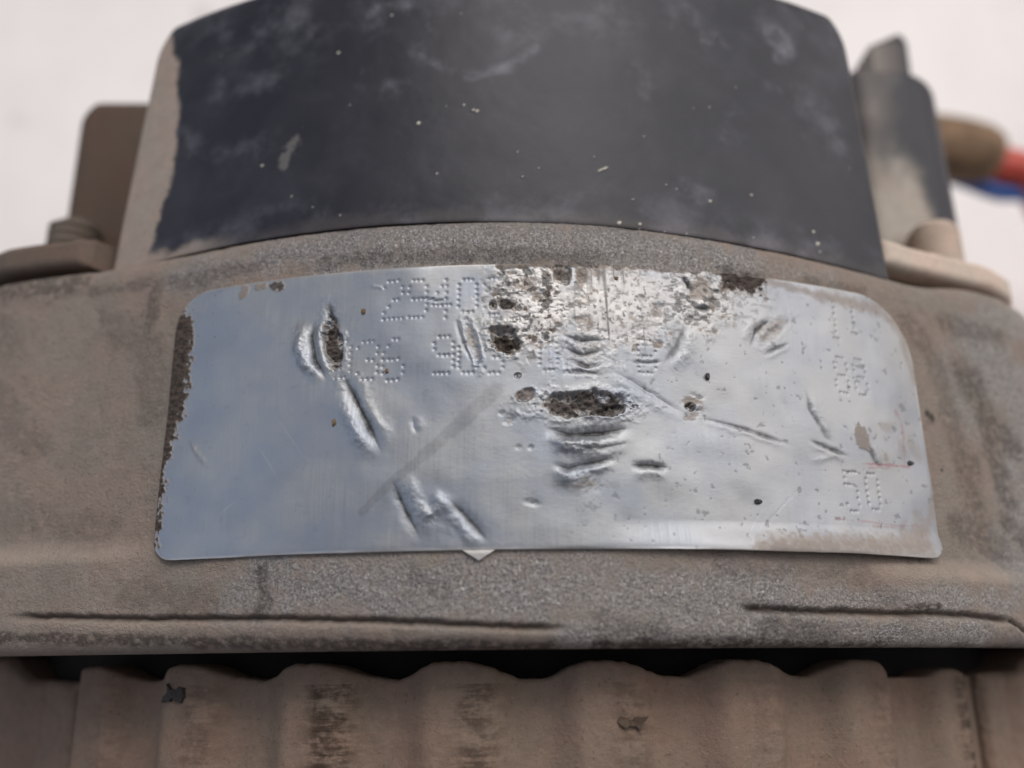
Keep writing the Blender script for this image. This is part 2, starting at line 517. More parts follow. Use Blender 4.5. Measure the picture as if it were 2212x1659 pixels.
# torn gouges: centre, long half axis, short half axis, turn, depth, lip, filled with dirt
GOUGES = [((-15.21, 15.99), 2.35, .72, 103, .60, .16, .95), 
          ((-4.41, 15.68), 1.75, .42, 106, .46, .22, .35), ((-1.95, 15.75), 1.35, .95, 132, .75, .26, 1.0),
          ((3.94, 10.62), 3.30, 1.02, 2, .70, .22, .92), ((1.96, 10.38), .9, .40, 12, -.35, .0, .0), ((3.92, 9.83), 1.0, .26, -8, -.32, .0, .25),
          ((5.88, 10.22), 1.3, .42, 14, .35, .2, .75), ((4.07, 14.66), 2.0, 1.3, 0, .26, .16, .10),
          ((13.44, 20.26), 1.5, 1.0, 40, .36, .20, .45), ((19.56, 17.48), 2.0, .7, 35, .20, .10, .30),
          ((-0.06, 20.17), 1.05, .55, 8, .30, .20, .55), ((-1.86, 18.50), .62, .48, 0, .25, .18, .9), ((-2.82, 18.51), .3, .42, 0, .2, .1, .9),
          ((2.57, 21.08), .7, 1.0, 10, .32, .16, .8), ((4.02, 20.92), .5, .9, -10, .3, .14, .7), ((0.74, 19.13), .7, .5, 0, .24, .14, .5),
          ((-0.43, 11.24), .72, .52, 25, .28, .14, .75), ((-1.65, 9.40), .5, .38, 50, .26, .18, .35), ((-2.16, 9.94), .22, .2, 0, .2, .12, .3),
          ((12.26, 11.16), .8, .5, 10, .28, .2, .62), ((12.08, 10.71), .45, .35, 0, .4, .1, .95), ((12.30, 10.11), .8, .42, 20, .22, .16, .5), ((-0.99, 7.37), .24, .2, 0, .22, .14, .15),
          ((-0.11, 7.33), .24, .2, 0, .22, .14, .1), ((-0.04, 3.28), .62, .3, -8, .26, .2, .05), ((3.90, 17.27), .8, .3, 0, .25, .12, .4),
          ((9.76, 18.06), .5, .42, 0, .22, .12, .4), ((9.80, 15.59), .42, .34, 0, .24, .14, .6), ((-1.00, 12.80), .24, .22, 0, .2, .1, .8),
          ((19.18, 20.02), .3, .25, 0, .15, .08, .4), ((3.75, 4.62), 1.3, .5, 0, .10, .0, .30)]
# brown crusts and smears on the label: points, half width, strength
CRUSTS = [([(-23.13, 21.43), (-23.31, 20.97)], .35, .7), ([(-20.57, 21.33), (-19.87, 21.24)], .42, .9), ([(-21.97, 21.43), (-21.42, 21.44)], .30, .7),
          ([(16.39, 21.24), (18.27, 21.44)], 1.00, 1.0), ([(15.62, 21.72), (17.26, 21.82)], .62, 1.0),
          ([(-2.27, 21.78), (3.87, 21.93)], .28, .75), ([(4.05, 21.86), (12.47, 21.96)], .30, .65), ([(18.93, 21.68), (24.19, 21.06)], .30, .45),
          ([(24.19, 21.06), (30.67, 20.75)], .55, .50), ([(30.73, 21.06), (33.20, 19.16), (34.16, 15.14)], .45, .45),
          ([(16.83, 0.29), (21.17, 0.52), (26.84, 0.66), (32.40, 0.99)], .85, .64), ([(30.30, 0.96), (32.35, 2.09)], 1.0, .6), ([(32.44, 1.17), (34.22, 4.84)], .40, .45),
          ([(26.83, 9.60), (27.07, 8.71)], .62, .66), ([(32.42, 9.30), (33.08, 8.40)], .62, .28), ([(31.20, 9.18), (31.40, 8.23)], .5, .2),
          ([(29.42, 10.35), (30.05, 10.42)], .4, .25), ([(29.28, 8.04), (29.33, 7.77)], .25, .5), ([(32.07, 3.37), (32.43, 3.28)], .5, .3)]
SMUDGES = [([(-2.60, 11.73), (-4.73, 9.63), (-7.11, 7.58), (-8.80, 6.08), (-9.98, 5.15), (-12.33, 2.86)], .72, .26),
           ([(-1.12, 11.00), (0.08, 11.17)], .5, .25), ([(1.33, 4.89), (6.06, 4.57)], .7, .18)]
INKS = [([(26.60, 7.17), (29.14, 7.23), (31.76, 7.30)], .11, .8), ([(27.36, 6.86), (29.61, 7.04)], .08, .5), ([(31.09, 11.79), (31.57, 11.17), (31.58, 9.80), (31.45, 8.24)], .20, .55),
        ([(31.40, 8.23), (31.34, 7.34)], .12, .25), ([(23.55, 2.63), (26.45, 2.56), (29.56, 2.44), (32.45, 2.54)], .10, .42), ([(27.10, 2.23), (29.28, 2.28)], .09, .35)]

def label_fields(S, Y):
    h = np.zeros_like(S)
    dirt, grime_dark, ink, worn = (np.zeros_like(S) for _ in range(4))
    wob = (fbm(S * 1.3, Y * 1.3, 3) - .5)
    wob2 = (fbm(S * 3.5, Y * 3.5, 8) - .5)
    def window(x0, x1, y0, y1):
        col = np.where((S.max(0) >= x0) & (S.min(0) <= x1))[0]
        row = np.where((Y[:, 0] >= y0) & (Y[:, 0] <= y1))[0]
        if not len(col) or not len(row):
            return None
        return (slice(row[0], row[-1] + 1), slice(col[0], col[-1] + 1))
    def around(pts, pad):
        return window(min(p[0] for p in pts) - pad, max(p[0] for p in pts) + pad, min(p[1] for p in pts) - pad, max(p[1] for p in pts) + pad)
    # gentle buckling of the thin sheet
    h += .22 * (fbm(S * .16, Y * .16, 21, 3) - .5) * 2
    h += .012 * (fbm(S * .5, Y * .5, 22, 3) - .5) * 2
    # stamped dots
    for ch, a, b, dep in STAMPED:
        for r, line in enumerate(FONT[ch].split()):
            for c, on in enumerate(line):
                if on == '0':
                    continue
                px = a[0] + (b[0] - a[0]) * c / 4 + random.uniform(-.03, .03)
                py = a[1] + (b[1] - a[1]) * r / 6 + random.uniform(-.03, .03)
                w = window(px - .6, px + .6, py - .6, py + .6)
                if w:
                    d2 = ((S[w] - px) ** 2 + (Y[w] - py) ** 2)
                    k = dep * random.uniform(.5, .8)
                    h[w] += -.60 * k * np.exp(-d2 / .125 ** 2)
    # torn gouges
    for (cx, cy), la, sb, turn, dep, lip, fill in GOUGES:
        w = around([(cx, cy)], la * 2 + .8)
        if not w:
            continue
        ct, sn = math.cos(math.radians(turn)), math.sin(math.radians(turn))
        X, Z = S[w] - cx, Y[w] - cy
        u, v = (X * ct + Z * sn) / la, (-X * sn + Z * ct) / sb
        q = np.sqrt(u * u + v * v) * (1 + .55 * wob[w] + .35 * wob2[w])
        inside = sstep(1.08, .72, q) if fill > .7 else np.exp(-1.3 * q * q)
        rough = fbm(S[w] * 2.4, Y[w] * 2.4, 31) - .5
        kd = .75 if fill > .7 else .34
        h[w] += -kd * dep * inside * (1 + 1.3 * rough) + (.22 if la > 1 else .03) * lip * (1 + 2.2 * rough) * np.exp(-((q - 1.2) / .30) ** 2)
        dirt[w] = np.maximum(dirt[w], fill * sstep(1.05, .70, q + .9 * rough) * (1 - .85 * sstep(.54, .64, fbm(S[w] * .9 + .6 * Y[w], Y[w] * 1.5, 37, 3)) * sstep(.25, .6, q)))
        h[w] += .5 * fill * inside * (fbm(S[w] * 3.1, Y[w] * 3.1, 33) - .5)
    # scores, folds, creases
    for pts, wd, dep, lip, sd in SCORES:
        w = around(pts, wd * 5)
        if not w:
            continue
        d, side, t = seg_dist(S[w], Y[w], pts)
        d = d + .22 * wob[w]
        wd = wd * (.6 + .6 * fbm(S[w] * .8, Y[w] * .8, 13))
        fade = sstep(0, .35, t) * sstep(1.0, .65, t)
        e = .42 * fade * (1 + .5 * wob2[w])
        h[w] += -dep * e * np.exp(-(d / wd) ** 2) * (.8 if dep > 0 else .8)
        if dep > 0:
            h[w] += -.30 * dep * e * np.exp(-(d / (.28 * wd)) ** 2)
        if lip:
            h[w] += .75 * lip * e * np.exp(-(((d * side * sd) - 2.0 * wd) / (1.3 * wd)) ** 2)
        if dep > .19:
            grime_dark[w] = np.maximum(grime_dark[w], min(1, 1.8 * dep + .3) * fade * np.exp(-(d / (.5 * wd)) ** 2) * (.6 + .8 * (wob2[w] + .5)))  # colour darkened along the deeper scores, keeping contrast their shallow relief lacks
    # battered field at the top centre: pits and vertical scratches
    def blob(cx, cy, ra, rb):
        return sstep(1.15, .55, np.hypot((S - cx) / ra, (Y - cy) / rb) + .7 * wob)
    A0, A1, A2 = (0.20, 18.56), (7.03, 18.70), (12.71, 19.81)
    bat = np.maximum(blob(*A0, 4.2, 4.6), np.maximum(blob(*A1, 5.4, 4.6), .8 * blob(*A2, 4.2, 3.8)))
    B0 = (15.48, 20.04)
    bat = np.maximum(bat, .35 * blob(*B0, 5.5, 3.2))
    pits = np.maximum(0, fbm(S * 2.1, Y * 2.1, 41, 4) - .50)
    bat2 = bat * (1 - .55 * blob(*A1, 4.2, 4.2))
    h += bat2 * (-.22 * pits + .03 * (fbm(S * 4.2, Y * 4.2, 43, 2) - .5))
    grime_dark = np.maximum(grime_dark, bat2 * sstep(.09, .19, pits) * .85)
    dirt = np.maximum(dirt, bat2 * sstep(.14, .22, np.maximum(0, fbm(S * 1.7, Y * 1.7, 47, 4) - .5)) * .85)
    sm = fbm(S * 3.6 + .5 * Y, Y * 3.0, 49, 3)
    grime_dark = np.maximum(grime_dark, bat * sstep(.63, .76, sm) * .7)
    sm2 = fbm(S * 1.2, Y * 3.4, 53, 3)
    grime_dark = np.maximum(grime_dark, bat2 * sstep(.62, .74, sm2) * .8)
    scr = blob(*A1, 5.6, 4.8)
    sv = vnoise(S * 4.0 + .15 * Y, Y * .22, 51)
    h += scr * .06 * (sv - .5)
    grime_dark = np.maximum(grime_dark, scr * sstep(.74, .92, sv) * .75 * (.4 + fbm(S * .5, Y * .8, 52)))
    worn = np.maximum(worn, .75 * bat)
    # light pitting over the right half
    rgt = sstep(.0, 9.0, S) * .35 + .10
    pk = fbm(S * 1.9, Y * 1.9, 61, 3)
    h += -rgt * .16 * np.maximum(0, pk - .70)
    grime_dark = np.maximum(grime_dark, rgt * sstep(.74, .80, pk) * .8)
    worn = np.maximum(worn, .25 * sstep(2, 16, S))
    # fine specks
    sp = vnoise(S * 3.3, Y * 3.3, 71)
    crn = sstep(7.5, 1.5, np.hypot(S + 26.5, (Y - 19.5) * 1.1))
    dirt = np.maximum(dirt, np.maximum(sstep(.985, .997, sp), crn * sstep(.90, .96, sp)) * .95)
    # brushed-on crust
    for pts, wd, k in CRUSTS:
        w = around(pts, wd * 2.5)
        if w:
            d, _, _ = seg_dist(S[w], Y[w], pts)
            q = d / wd + 1.5 * wob2[w] + .7 * wob[w]
            e = k * (sstep(1.1, .75, q) if k > .65 else sstep(1.6, .1, q))
            dirt[w] = np.maximum(dirt[w], e)
            if k > .65:
                h[w] += .06 * e * (.5 + fbm(S[w] * 3, Y[w] * 3, 91))
    lw = np.interp(Y, [(-29.37, 1.02)[1], (-29.53, 2.28)[1], (-29.74, 5.55)[1], (-29.79, 7.77)[1], (-29.93, 10.62)[1], (-29.77, 12.34)[1], (-29.68, 14.28)[1], (-29.87, 17.69)[1], (-29.87, 19.73)[1], (-29.50, 20.69)[1]],
                   [.2, .5, .55, .75, 1.2, 1.65, 1.65, 2.0, 1.5, -.4])
    e = sstep(.22, -.22, (S - LS0 - corner_inset(Y, 2.0, 3.2)) - lw + 1.6 * wob2 + .9 * wob)
    dirt = np.maximum(dirt, e)
    h += .07 * e * (.4 + fbm(S * 3, Y * 3, 91))
    for pts, wd, k in SMUDGES:
        w = around(pts, wd * 2.5)
        if w:
            d, _, t = seg_dist(S[w], Y[w], pts)
            wdt = wd * (1.0 - .55 * t)
            grime_dark[w] = np.maximum(grime_dark[w], k * sstep(1.05, .55, d / wdt + .6 * wob[w]) * (.75 + .6 * wob2[w]))
    for pts, wd, k in INKS:
        w = around(pts, wd * 5)
        if w:
            d, _, _ = seg_dist(S[w], Y[w], pts)
            ink[w] = np.maximum(ink[w], .7 * k * sstep(1.3, .4, d / wd + 2.2 * wob2[w]) * sstep(.25, .55, fbm(S[w] * 1.6, Y[w] * 1.6, 97)))
    # scuffs: hair scratches bottom right and left
    for a, b, k in [((17.10, 3.13), (15.34, 0.36), .3), ((17.92, 3.51), (16.30, 0.72), .25), ((20.44, 4.68), (17.39, 2.11), .25),
                    ((19.56, 4.10), (16.94, 1.41), .2), ((-21.01, 8.49), (-18.83, 5.49), .2), ((-19.58, 10.56), (-17.06, 7.32), .15), ((-24.16, 3.00), (-22.25, 4.29), .2)]:
        w = around([a, b], .5)
        if w:
            d, _, t = seg_dist(S[w], Y[w], [a, b])
            worn[w] = np.maximum(worn[w], k * 2 * np.exp(-(d / .06) ** 2) * np.sin(np.pi * t))
            h[w] += -.005 * np.exp(-(d / .07) ** 2)
    # edges of the foil: slightly rolled, lower edge lifted on the right
    return h, dirt, grime_dark, ink, worn

def make_label():
    nc, nr = 1120, 430
    v = np.linspace(0, 1, nr)
    v = v + .10 * np.sin(2 * np.pi * v) / (2 * np.pi) * -1          # denser towards both ends
    y = v * LH
    s0 = LS0 + corner_inset(y, 2.0, 3.2)
    s1 = LS1 - corner_inset(y, 1.7, 6.0)
    u = np.linspace(0, 1, nc)
    S = (s0[:, None] + (s1 - s0)[:, None] * u[None, :]).astype(np.float32)
    Y = np.repeat(y[:, None], nc, 1).astype(np.float32)
    nx, ny = (-3.86, -0.21)
    notch = np.maximum(0, 1 - np.abs(S - nx) / 1.15) * .75 * (1 - v[:, None]) ** 14
    Y = Y - notch - .10 * (fbm(S * .35, S * 0 + 3.3, 5) - .5) * (1 - v[:, None]) ** 8
    tear = sstep((-2.99, 21.87)[0], (-1.55, 21.85)[0], S) * sstep((19.83, 22.12)[0], (17.26, 21.82)[0], S)
    Y = Y - tear * v[:, None] ** 26 * (.9 * np.maximum(0, fbm(S * 1.6, S * 0 + 1.2, 6) - .38))
    h, dirt, grime_dark, ink, worn = label_fields(S, Y)
    edge = np.minimum(np.minimum(S - s0[:, None], s1[:, None] - S), np.minimum(Y, LH - Y))
    h = h * sstep(-.05, .5, edge + .25)
    lift = sstep(3, 14, S) * sstep(2.2, 0, Y) * .55 + sstep(-22, -29, S) * sstep(2, 0, Y) * .25
    h = h + lift - .10 * rolled(np.maximum(edge, 0), .5)
    r = R0 + .34 + h
    P = cyl(S, Y, r)
    P_low = cyl(S, Y, r - .30)
    worn = np.maximum(worn, .9 * sstep(.20, .02, edge))
    M = np.stack([dirt, grime_dark, ink, worn], -1)
    V, F, uv, mk = skirted(P, P_low, np.stack([S, Y], -1), M)
    return mesh_from('label_plate', V, F, True, uv, mk)

# --- cast housing
RUBS = [([(-16.45, 23.34), (-5.16, 23.31), (3.91, 23.28), (13.32, 22.83)], 1.6, 1.0), ([(-28.16, 23.80), (-20.55, 23.84)], 1.2, .6), ([(19.50, 23.10), (26.32, 22.63)], 1.0, .5),
        ([(-20.19, -1.61), (-11.61, -2.49), (-1.75, -2.64), (8.05, -3.31), (18.75, -3.24)], 2.2, 1.0), ([(-22.36, -3.19), (-17.87, -2.99)], 1.6, .8),
        ([(3.03, -5.80), (11.29, -5.84), (22.36, -6.16), (37.24, -5.73)], 1.6, .9), ([(11.42, -3.94), (22.72, -3.52), (41.41, -3.07)], 1.0, .8),
        ([(-22.29, 24.29), (-14.16, 24.51), (-5.17, 24.31), (3.94, 24.28), (13.39, 23.85), (17.41, 23.46)], 1.9, 1.0), ([(-30.65, 23.83), (-25.83, 24.02)], 1.6, .7),
        ([(44.51, 19.56), (49.41, 14.19), (47.84, 5.29), (43.63, -1.07)], 4.0, .9), ([(39.26, 17.66), (40.88, 12.81)], 2.0, .55), ([(46.48, 22.76), (57.56, 24.63)], 2.5, .7)]
STAINS = [([(42.74, 16.55), (43.38, 10.63), (44.29, 5.76)], 1.3, .55), ([(39.44, 21.20), (46.83, 20.98)], 1.2, .45), ([(43.59, 3.66), (46.63, 1.08)], 1.3, .5), ([(-47.92, 15.99), (-42.39, 10.01)], 1.6, .22), ([(4.68, -4.88), (8.58, -5.83)], 1.0, .35), ([(17.03, -5.20), (22.39, -6.00)], .9, .4), ([(-8.29, -1.59), (-6.29, -2.90)], .9, .25),
          ([(-60.30, 25.56), (-46.48, 20.15)], 2.5, .25), ([(-37.42, 20.89), (-32.37, 17.47), (-31.56, 11.78)], 1.6, .28), ([(-39.23, 23.89), (-28.60, 23.46), (-22.22, 23.46)], .7, .4), ([(-43.93, 4.56), (-34.81, 2.64)], 1.6, .22), ([(-30.96, -2.57), (-23.95, -3.14)], 1.4, .3), ([(34.61, 20.26), (38.31, 16.64), (38.82, 10.45)], 1.6, .35), ([(39.71, 8.52), (40.19, 2.60)], 1.8, .4), ([(25.14, -1.60), (29.30, -4.43)], 1.2, .3), ([(13.37, -1.34), (25.19, -1.25)], .6, .3),
          ([(-58.18, 27.99), (-47.03, 25.32), (-41.09, 24.76)], 1.5, .62), ([(-32.80, 20.43), (-32.40, 23.32)], 1.0, .5), ([(-30.59, 23.40), (-27.60, 23.07)], 1.0, .35),
          ([(-57.41, 14.17), (-55.11, 10.59)], 1.1, 1.0), ([(-20.22, -1.27), (-19.50, -3.27), (-20.01, -3.91)], .7, .6), ([(55.25, 16.21), (53.41, 12.15)], .9, .9),
          ([(40.55, 17.03), (43.35, 13.18), (46.14, 11.03)], 1.8, .6), ([(37.53, 2.80), (41.98, 1.17)], 1.8, .45),
          ([(-16.44, 23.09), (-5.16, 22.84), (5.71, 22.47)], .8, .45), ([(23.40, 22.19), (29.25, 21.86)], 1.0, .4), ([(35.48, 12.25), (35.90, 11.90)], .4, .9),
          ([(28.94, -3.75), (31.97, -3.76)], .3, .8), ([(4.61, -6.68), (14.69, -6.85), (26.51, -7.08), (43.08, -7.32)], .75, .9), ([(-44.23, -5.26), (-22.10, -6.06), (1.40, -6.65)], .5, .75), ([(-30.49, -5.81), (-11.46, -6.43)], .7, .35), ([(16.02, 21.68), (18.92, 21.60)], .9, .6)]
GROOVES = [([(-41.82, -3.76), (-30.73, -4.19), (-19.97, -4.43), (-11.52, -4.71), (-3.05, -5.20), (2.72, -5.43)], .20, .55),
           ([(14.59, -3.99), (20.59, -4.24), (26.96, -4.29), (35.17, -4.33), (40.88, -4.76)], .22, .60), ([(40.22, -4.59), (42.11, -5.59), (45.33, -6.23)], .18, .5)]

def lug_bulge(deg):
    """the lug bosses that swell out of the round housing, by angle"""
    return np.interp(deg, [-75, -62, -54, -48, -44, -41, -37, -33, -29, -25, 28, 33, 37, 41, 45, 49, 54, 60, 66, 75],
                     [-1, 0, 3.2, 5.0, 5.5, 5.1, 3.3, 1.4, .5, 0, 0, .2, 1.0, 2.0, 2.2, 1.2, -1.4, -2.6, -2, -1])

def make_housing():
    th_d = np.linspace(-61, 61, 1080)
    th_r = np.linspace(61, 299, 70)[1:-1]
    th = np.radians(np.concatenate([th_d, th_r]))
    nd = len(th_d)
    y = np.linspace(-6.75, 25.35, 300)
    S, Y = np.meshgrid((th * R0).astype(np.float32), y.astype(np.float32))
    rim_end = 26.2 - 1.5 * sstep(-4, 34, S) + 1.1 * sstep(36, 46, S)
    Y = Y + (rim_end - 25.35) * sstep(21.9, 25.0, Y)
    h = np.zeros_like(S)
    vis = np.zeros_like(S)
    vis[:, :nd] = 1
    D = (slice(None), slice(0, nd))
    s, yy = S[D], Y[D]
    wob = fbm(s * .55, yy * .55, 3) - .5
    wob2 = fbm(s * 2.2, yy * 2.2, 4) - .5
    ci, cj = corner_inset(yy, 2.0, 3.2), corner_inset(yy, 1.7, 6.0)
    inlab = sstep(-.2, .3, np.minimum(np.minimum(s - LS0 - 1.0 - ci, LS1 - 1.0 - cj - s), np.minimum(yy - .6, LH - .6 - yy)))
    rub, stain, lit_edge, groove_dark = (np.zeros_like(s) for _ in range(4))
    for pts, wd, k in RUBS:
        d, _, _ = seg_dist(s, yy, pts)
        rub = np.maximum(rub, k * sstep(1.6, .2, d / wd + 1.6 * wob + .6 * wob2))
    for pts, wd, k in STAINS:
        d, _, _ = seg_dist(s, yy, pts)
        stain = np.maximum(stain, k * sstep(1.2, .4, d / wd + 1.0 * wob + .8 * wob2))
    hh = .10 * (fbm(s * .10, yy * .10, 14, 2) - .5) * 2
    # flared foot of the mounting lugs on both sides
    fl = np.maximum(sstep(-27, -37, s), sstep(23, 33, s))
    fy = np.where(s < 0, .7, -1.35 + .004 * s)
    hh += 1.25 * fl * sstep(1.5, -.7, yy - fy)
    lit_edge = np.maximum(lit_edge, .55 * fl * np.exp(-((yy - fy - .1) / .75) ** 2) * (.8 + .8 * wob))  # highlight along the fillet, painted in as paler dust
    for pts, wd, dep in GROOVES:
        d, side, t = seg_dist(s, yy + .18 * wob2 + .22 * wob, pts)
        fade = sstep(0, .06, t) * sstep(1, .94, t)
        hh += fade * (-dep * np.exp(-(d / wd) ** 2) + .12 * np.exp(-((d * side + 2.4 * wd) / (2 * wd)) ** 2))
        lit_edge = np.maximum(lit_edge, .45 * fade * np.exp(-((d * side + 3.2 * wd) / (1.6 * wd)) ** 2))  # light line on the ledge below each groove, painted in
        groove_dark = np.maximum(groove_dark, .9 * fade * np.exp(-(d / (.9 * wd)) ** 2))  # darker band along each groove
    # grains of the casting, stronger where the dust is rubbed off
    g = fbm(s * 3.6, yy * 3.6, 16, 3) - .5
    hh += g * (.06 + .13 * rub)
    hh += .07 * (fbm(s * .8, yy * .8, 19, 3) - .5)
    chip = np.maximum(0, fbm(s * .6, yy * .6, 29, 3) - .66)
    hh -= chip * .5
    hh = hh * (1 - inlab) - 1.4 * inlab
    h[D] = hh
    r = R0 + h + lug_bulge((np.degrees(th) + 180) % 360 - 180)[None, :]
    r -= rolled(np.clip(Y + 6.75 + .1 * 0, 0, None), 1.7)
    r -= rolled(np.clip(rim_end - Y, 0, None), 2.3) * .55
    P = np.stack([r * np.sin(th)[None, :], Y + 0 * r, AX + r * np.cos(th)[None, :]], -1)
    def ring(rad, yv):
        return np.stack([rad * np.sin(th), np.full_like(th, yv), AX + rad * np.cos(th)], -1)[None]
    P = np.concatenate([ring(58, -6.0), ring(64.2, -6.3), P, ring(64.6, 24.9), ring(50, 24.8)])
    nr, nc = P.shape[:2]
    M = np.zeros((nr, nc, 4), dtype=np.float32)
    M[2:-2, :nd] = np.stack([rub, stain, lit_edge, groove_dark], -1)
    UV = np.zeros((nr, nc, 2))
    return mesh_from('housing', P, grid_faces(nr, nc, wrap=True), True, None, M)

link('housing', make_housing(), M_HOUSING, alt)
link('label_plate', make_label(), M_LABEL, alt)

# --- black plastic cover behind the rim
SMEARS = [([(-35.24, 37.09), (-34.29, 38.72), (-34.97, 41.36)], 2.2, .6), ([(-13.45, 46.68), (-10.13, 45.76), (-8.10, 45.09)], 2.4, 1.0), ([(-9.69, 44.30), (-9.24, 41.94)], 1.2, .9), ([(-8.04, 41.60), (-5.28, 39.83), (-1.40, 40.61), (0.96, 42.68)], .8, .9),
          ([(-15.45, 44.14), (-14.44, 40.27)], 1.5, .6), ([(-10.37, 39.54), (-11.55, 38.99)], 1.4, .7), ([(14.92, 45.20), (17.58, 45.23)], 1.6, 1.0), ([(23.44, 47.11), (25.36, 46.15), (23.44, 42.71)], 2.2, 1.0),
          ([(18.73, 37.94), (18.11, 36.01)], 1.8, .7), ([(9.63, 41.17), (10.33, 38.96)], 1.5, .6), ([(-34.36, 39.23), (-29.02, 35.87), (-23.20, 35.46)], 2.0, .5), ([(13.43, 30.09), (15.41, 29.26)], 1.3, .6),
          ([(26.27, 41.03), (29.19, 38.94)], 3.5, .5), ([(25.35, 26.29), (28.05, 27.67)], 1.8, .8), ([(-1.37, 44.76), (15.06, 47.16)], 3.0, .5), ([(-29.37, 48.51), (-22.30, 47.49), (-17.80, 47.94)], 3.4, .55), ([(-28.23, 42.74), (-23.79, 42.54)], 2.5, .5)]
SPECKS = [((-4.18, 36.44), .26), ((-4.49, 36.58), .16), ((-9.17, 35.55), .28), ((-11.88, 46.79), .18), ((-5.30, 37.06), .2), ((6.50, 31.06), .12), ((-20.18, 29.95), .2), ((19.58, 30.06), .2), ((15.55, 28.89), .2), ((25.61, 27.55), .34),
          ((25.86, 26.47), .3), ((7.47, 26.17), .3), ((9.18, 26.19), .2), ((11.52, 25.31), .24), ((-0.83, 32.47), .14), ((-0.37, 30.19), .12), ((-7.47, 30.66), .14), ((-11.58, 30.01), .12), ((-0.33, 30.57), .12),
          ((-20.49, 34.94), .14), ((-16.70, 43.56), .2), ((-19.73, 36.50), .12), ((16.33, 38.11), .12), ((14.81, 37.78), .12), ((10.01, 34.47), .1), ((5.59, 32.20), .1), ((-23.35, 33.43), .22), ((26.01, 25.72), .2), ((-19.56, 25.85), .22)]

def make_cover():
    nr, nc = 300, 680
    y0, y1 = 26.35, 52.6
    v = np.linspace(0, 1, nr)
    y = y0 + (y1 - y0) * v
    rc = 4.2
    a = np.clip((y - (y1 - rc)) / rc, 0, 1)
    inset = rc * (1 - np.sqrt(1 - a * a))
    sl = -41.0 + 2.6 * v + inset
    sr = 35.0 - 1.2 * v - inset
    u = np.linspace(0, 1, nc)
    S = (sl[:, None] + (sr - sl)[:, None] * u[None, :]).astype(np.float32)
    Y = np.repeat(y[:, None], nc, 1).astype(np.float32)
    Y = Y - (.22 * sstep(-14, 2, S) + 1.5 * sstep(-4, 36, S)) * (1 - v[:, None]) ** 4
    wob = fbm(S * .4, Y * .4, 3) - .5
    wob2 = fbm(S * 2.0, Y * 2.0, 4) - .5
    Yb = Y - (Y[0:1, :])
    edge = np.minimum(np.minimum(S - sl[:, None], sr[:, None] - S), y1 - Y)
    r = 67.6 - rolled(np.maximum(edge, 0), 1.5) - .15 * rolled(np.maximum(Yb, 0), .35)
    r = r + .06 * wob - .018 * np.maximum(0, Y - 25)
    # dust crust: a strip down the left edge, and a line of dust where the cover meets the rim
    lim = -34.6 + .9 * np.sin(Y * .21) + 1.2 * wob + .7 * wob2
    lim = lim - .9 * sstep(46, 52, Y)
    dust = sstep(.45, -.25, S - lim)
    base = sstep(1.5, .15, Yb + 1.6 * wob + .5 * wob2)
    dust = np.maximum(dust, base * (.10 + .8 * sstep(-24, -33, S)))
    dust = np.maximum(dust, .8 * sstep(.9, .1, Yb + wob) * sstep(-30, -36, S))
    haze = .12 + .35 * sstep(40, 51, Y)
    for pts, wd, k in SMEARS:
        d, _, _ = seg_dist(S, Y, pts)
        haze = np.maximum(haze, 1.6 * k * sstep(1.2, .1, d / wd + 1.1 * wob + .5 * wob2))
    haze = np.maximum(haze, .9 * sstep(4.5, .5, Yb + 3 * wob))
    speck = np.zeros_like(S)
    for (cx, cy), rad in SPECKS:
        rad *= .55
        speck = np.maximum(speck, sstep(1.1, .6, np.hypot(S - cx, (Y - cy)) / rad + 1.2 * wob2))
    rs = np.random.default_rng(5)
    for k in range(30):
        cx, cy = rs.uniform(-30, 31), 25.6 + 24 * rs.random() ** 2.2
        rad = rs.uniform(.035, .08)
        i = max(0, int((cy - y0) / (y1 - y0) * nr) - 5)
        w = (slice(i, i + 11), slice(None))
        speck[w] = np.maximum(speck[w], .8 * sstep(1.1, .6, np.hypot(S[w] - cx, Y[w] - cy) / rad))
    d, _, t = seg_dist(S, Y, [(5.96, 30.86), (6.66, 31.24)])
    speck = np.maximum(speck, .9 * np.exp(-(d / .07) ** 2))
    d, _, t = seg_dist(S, Y, [(-21.32, 33.10), (-20.43, 35.29)])
    speck = np.maximum(speck, (.15) * sstep(1.2, .5, d / .55 + 2.2 * wob2))
    M = np.stack([dust, haze, speck, 0 * dust], -1)
    r = r + .10 * speck + .06 * dust
    V, F, uv, mk = skirted(cyl(S, Y, r), cyl(S, Y, 0 * r + 50), np.stack([S, Y], -1), M)
    return mesh_from('plastic_cover', V, F, True, uv, mk)

link('plastic_cover', make_cover(), M_COVER, alt)

# --- rear bracket, with the two clamping lugs and the ends of the through bolts
def lathe_y(name, prof, x, z, n=48):
    """turned round an axis along y; prof = (radius, y)"""
    a = np.linspace(0, 2 * np.pi, n, endpoint=False)
    P = np.stack([np.stack([x + r * np.cos(a), 0 * a + yy, z + r * np.sin(a)], -1) for r, yy in prof])
    V = P.reshape(-1, 3)
    F = [tuple(int(i) for i in f) for f in grid_faces(len(prof), n, wrap=True)]
    F.append(tuple(range(n)))
    F.append(tuple(range((len(prof) - 1) * n, len(prof) * n)))
    return mesh_from(name, V, F)

bracket = link('rear_bracket', lathe_y('rear_bracket', [(40, 25.9), (59, 25.9), (60, 26.6), (60, 30), (59, 30.8), (40, 30.8)], 0, AX, 96), M_BRACKET, alt)

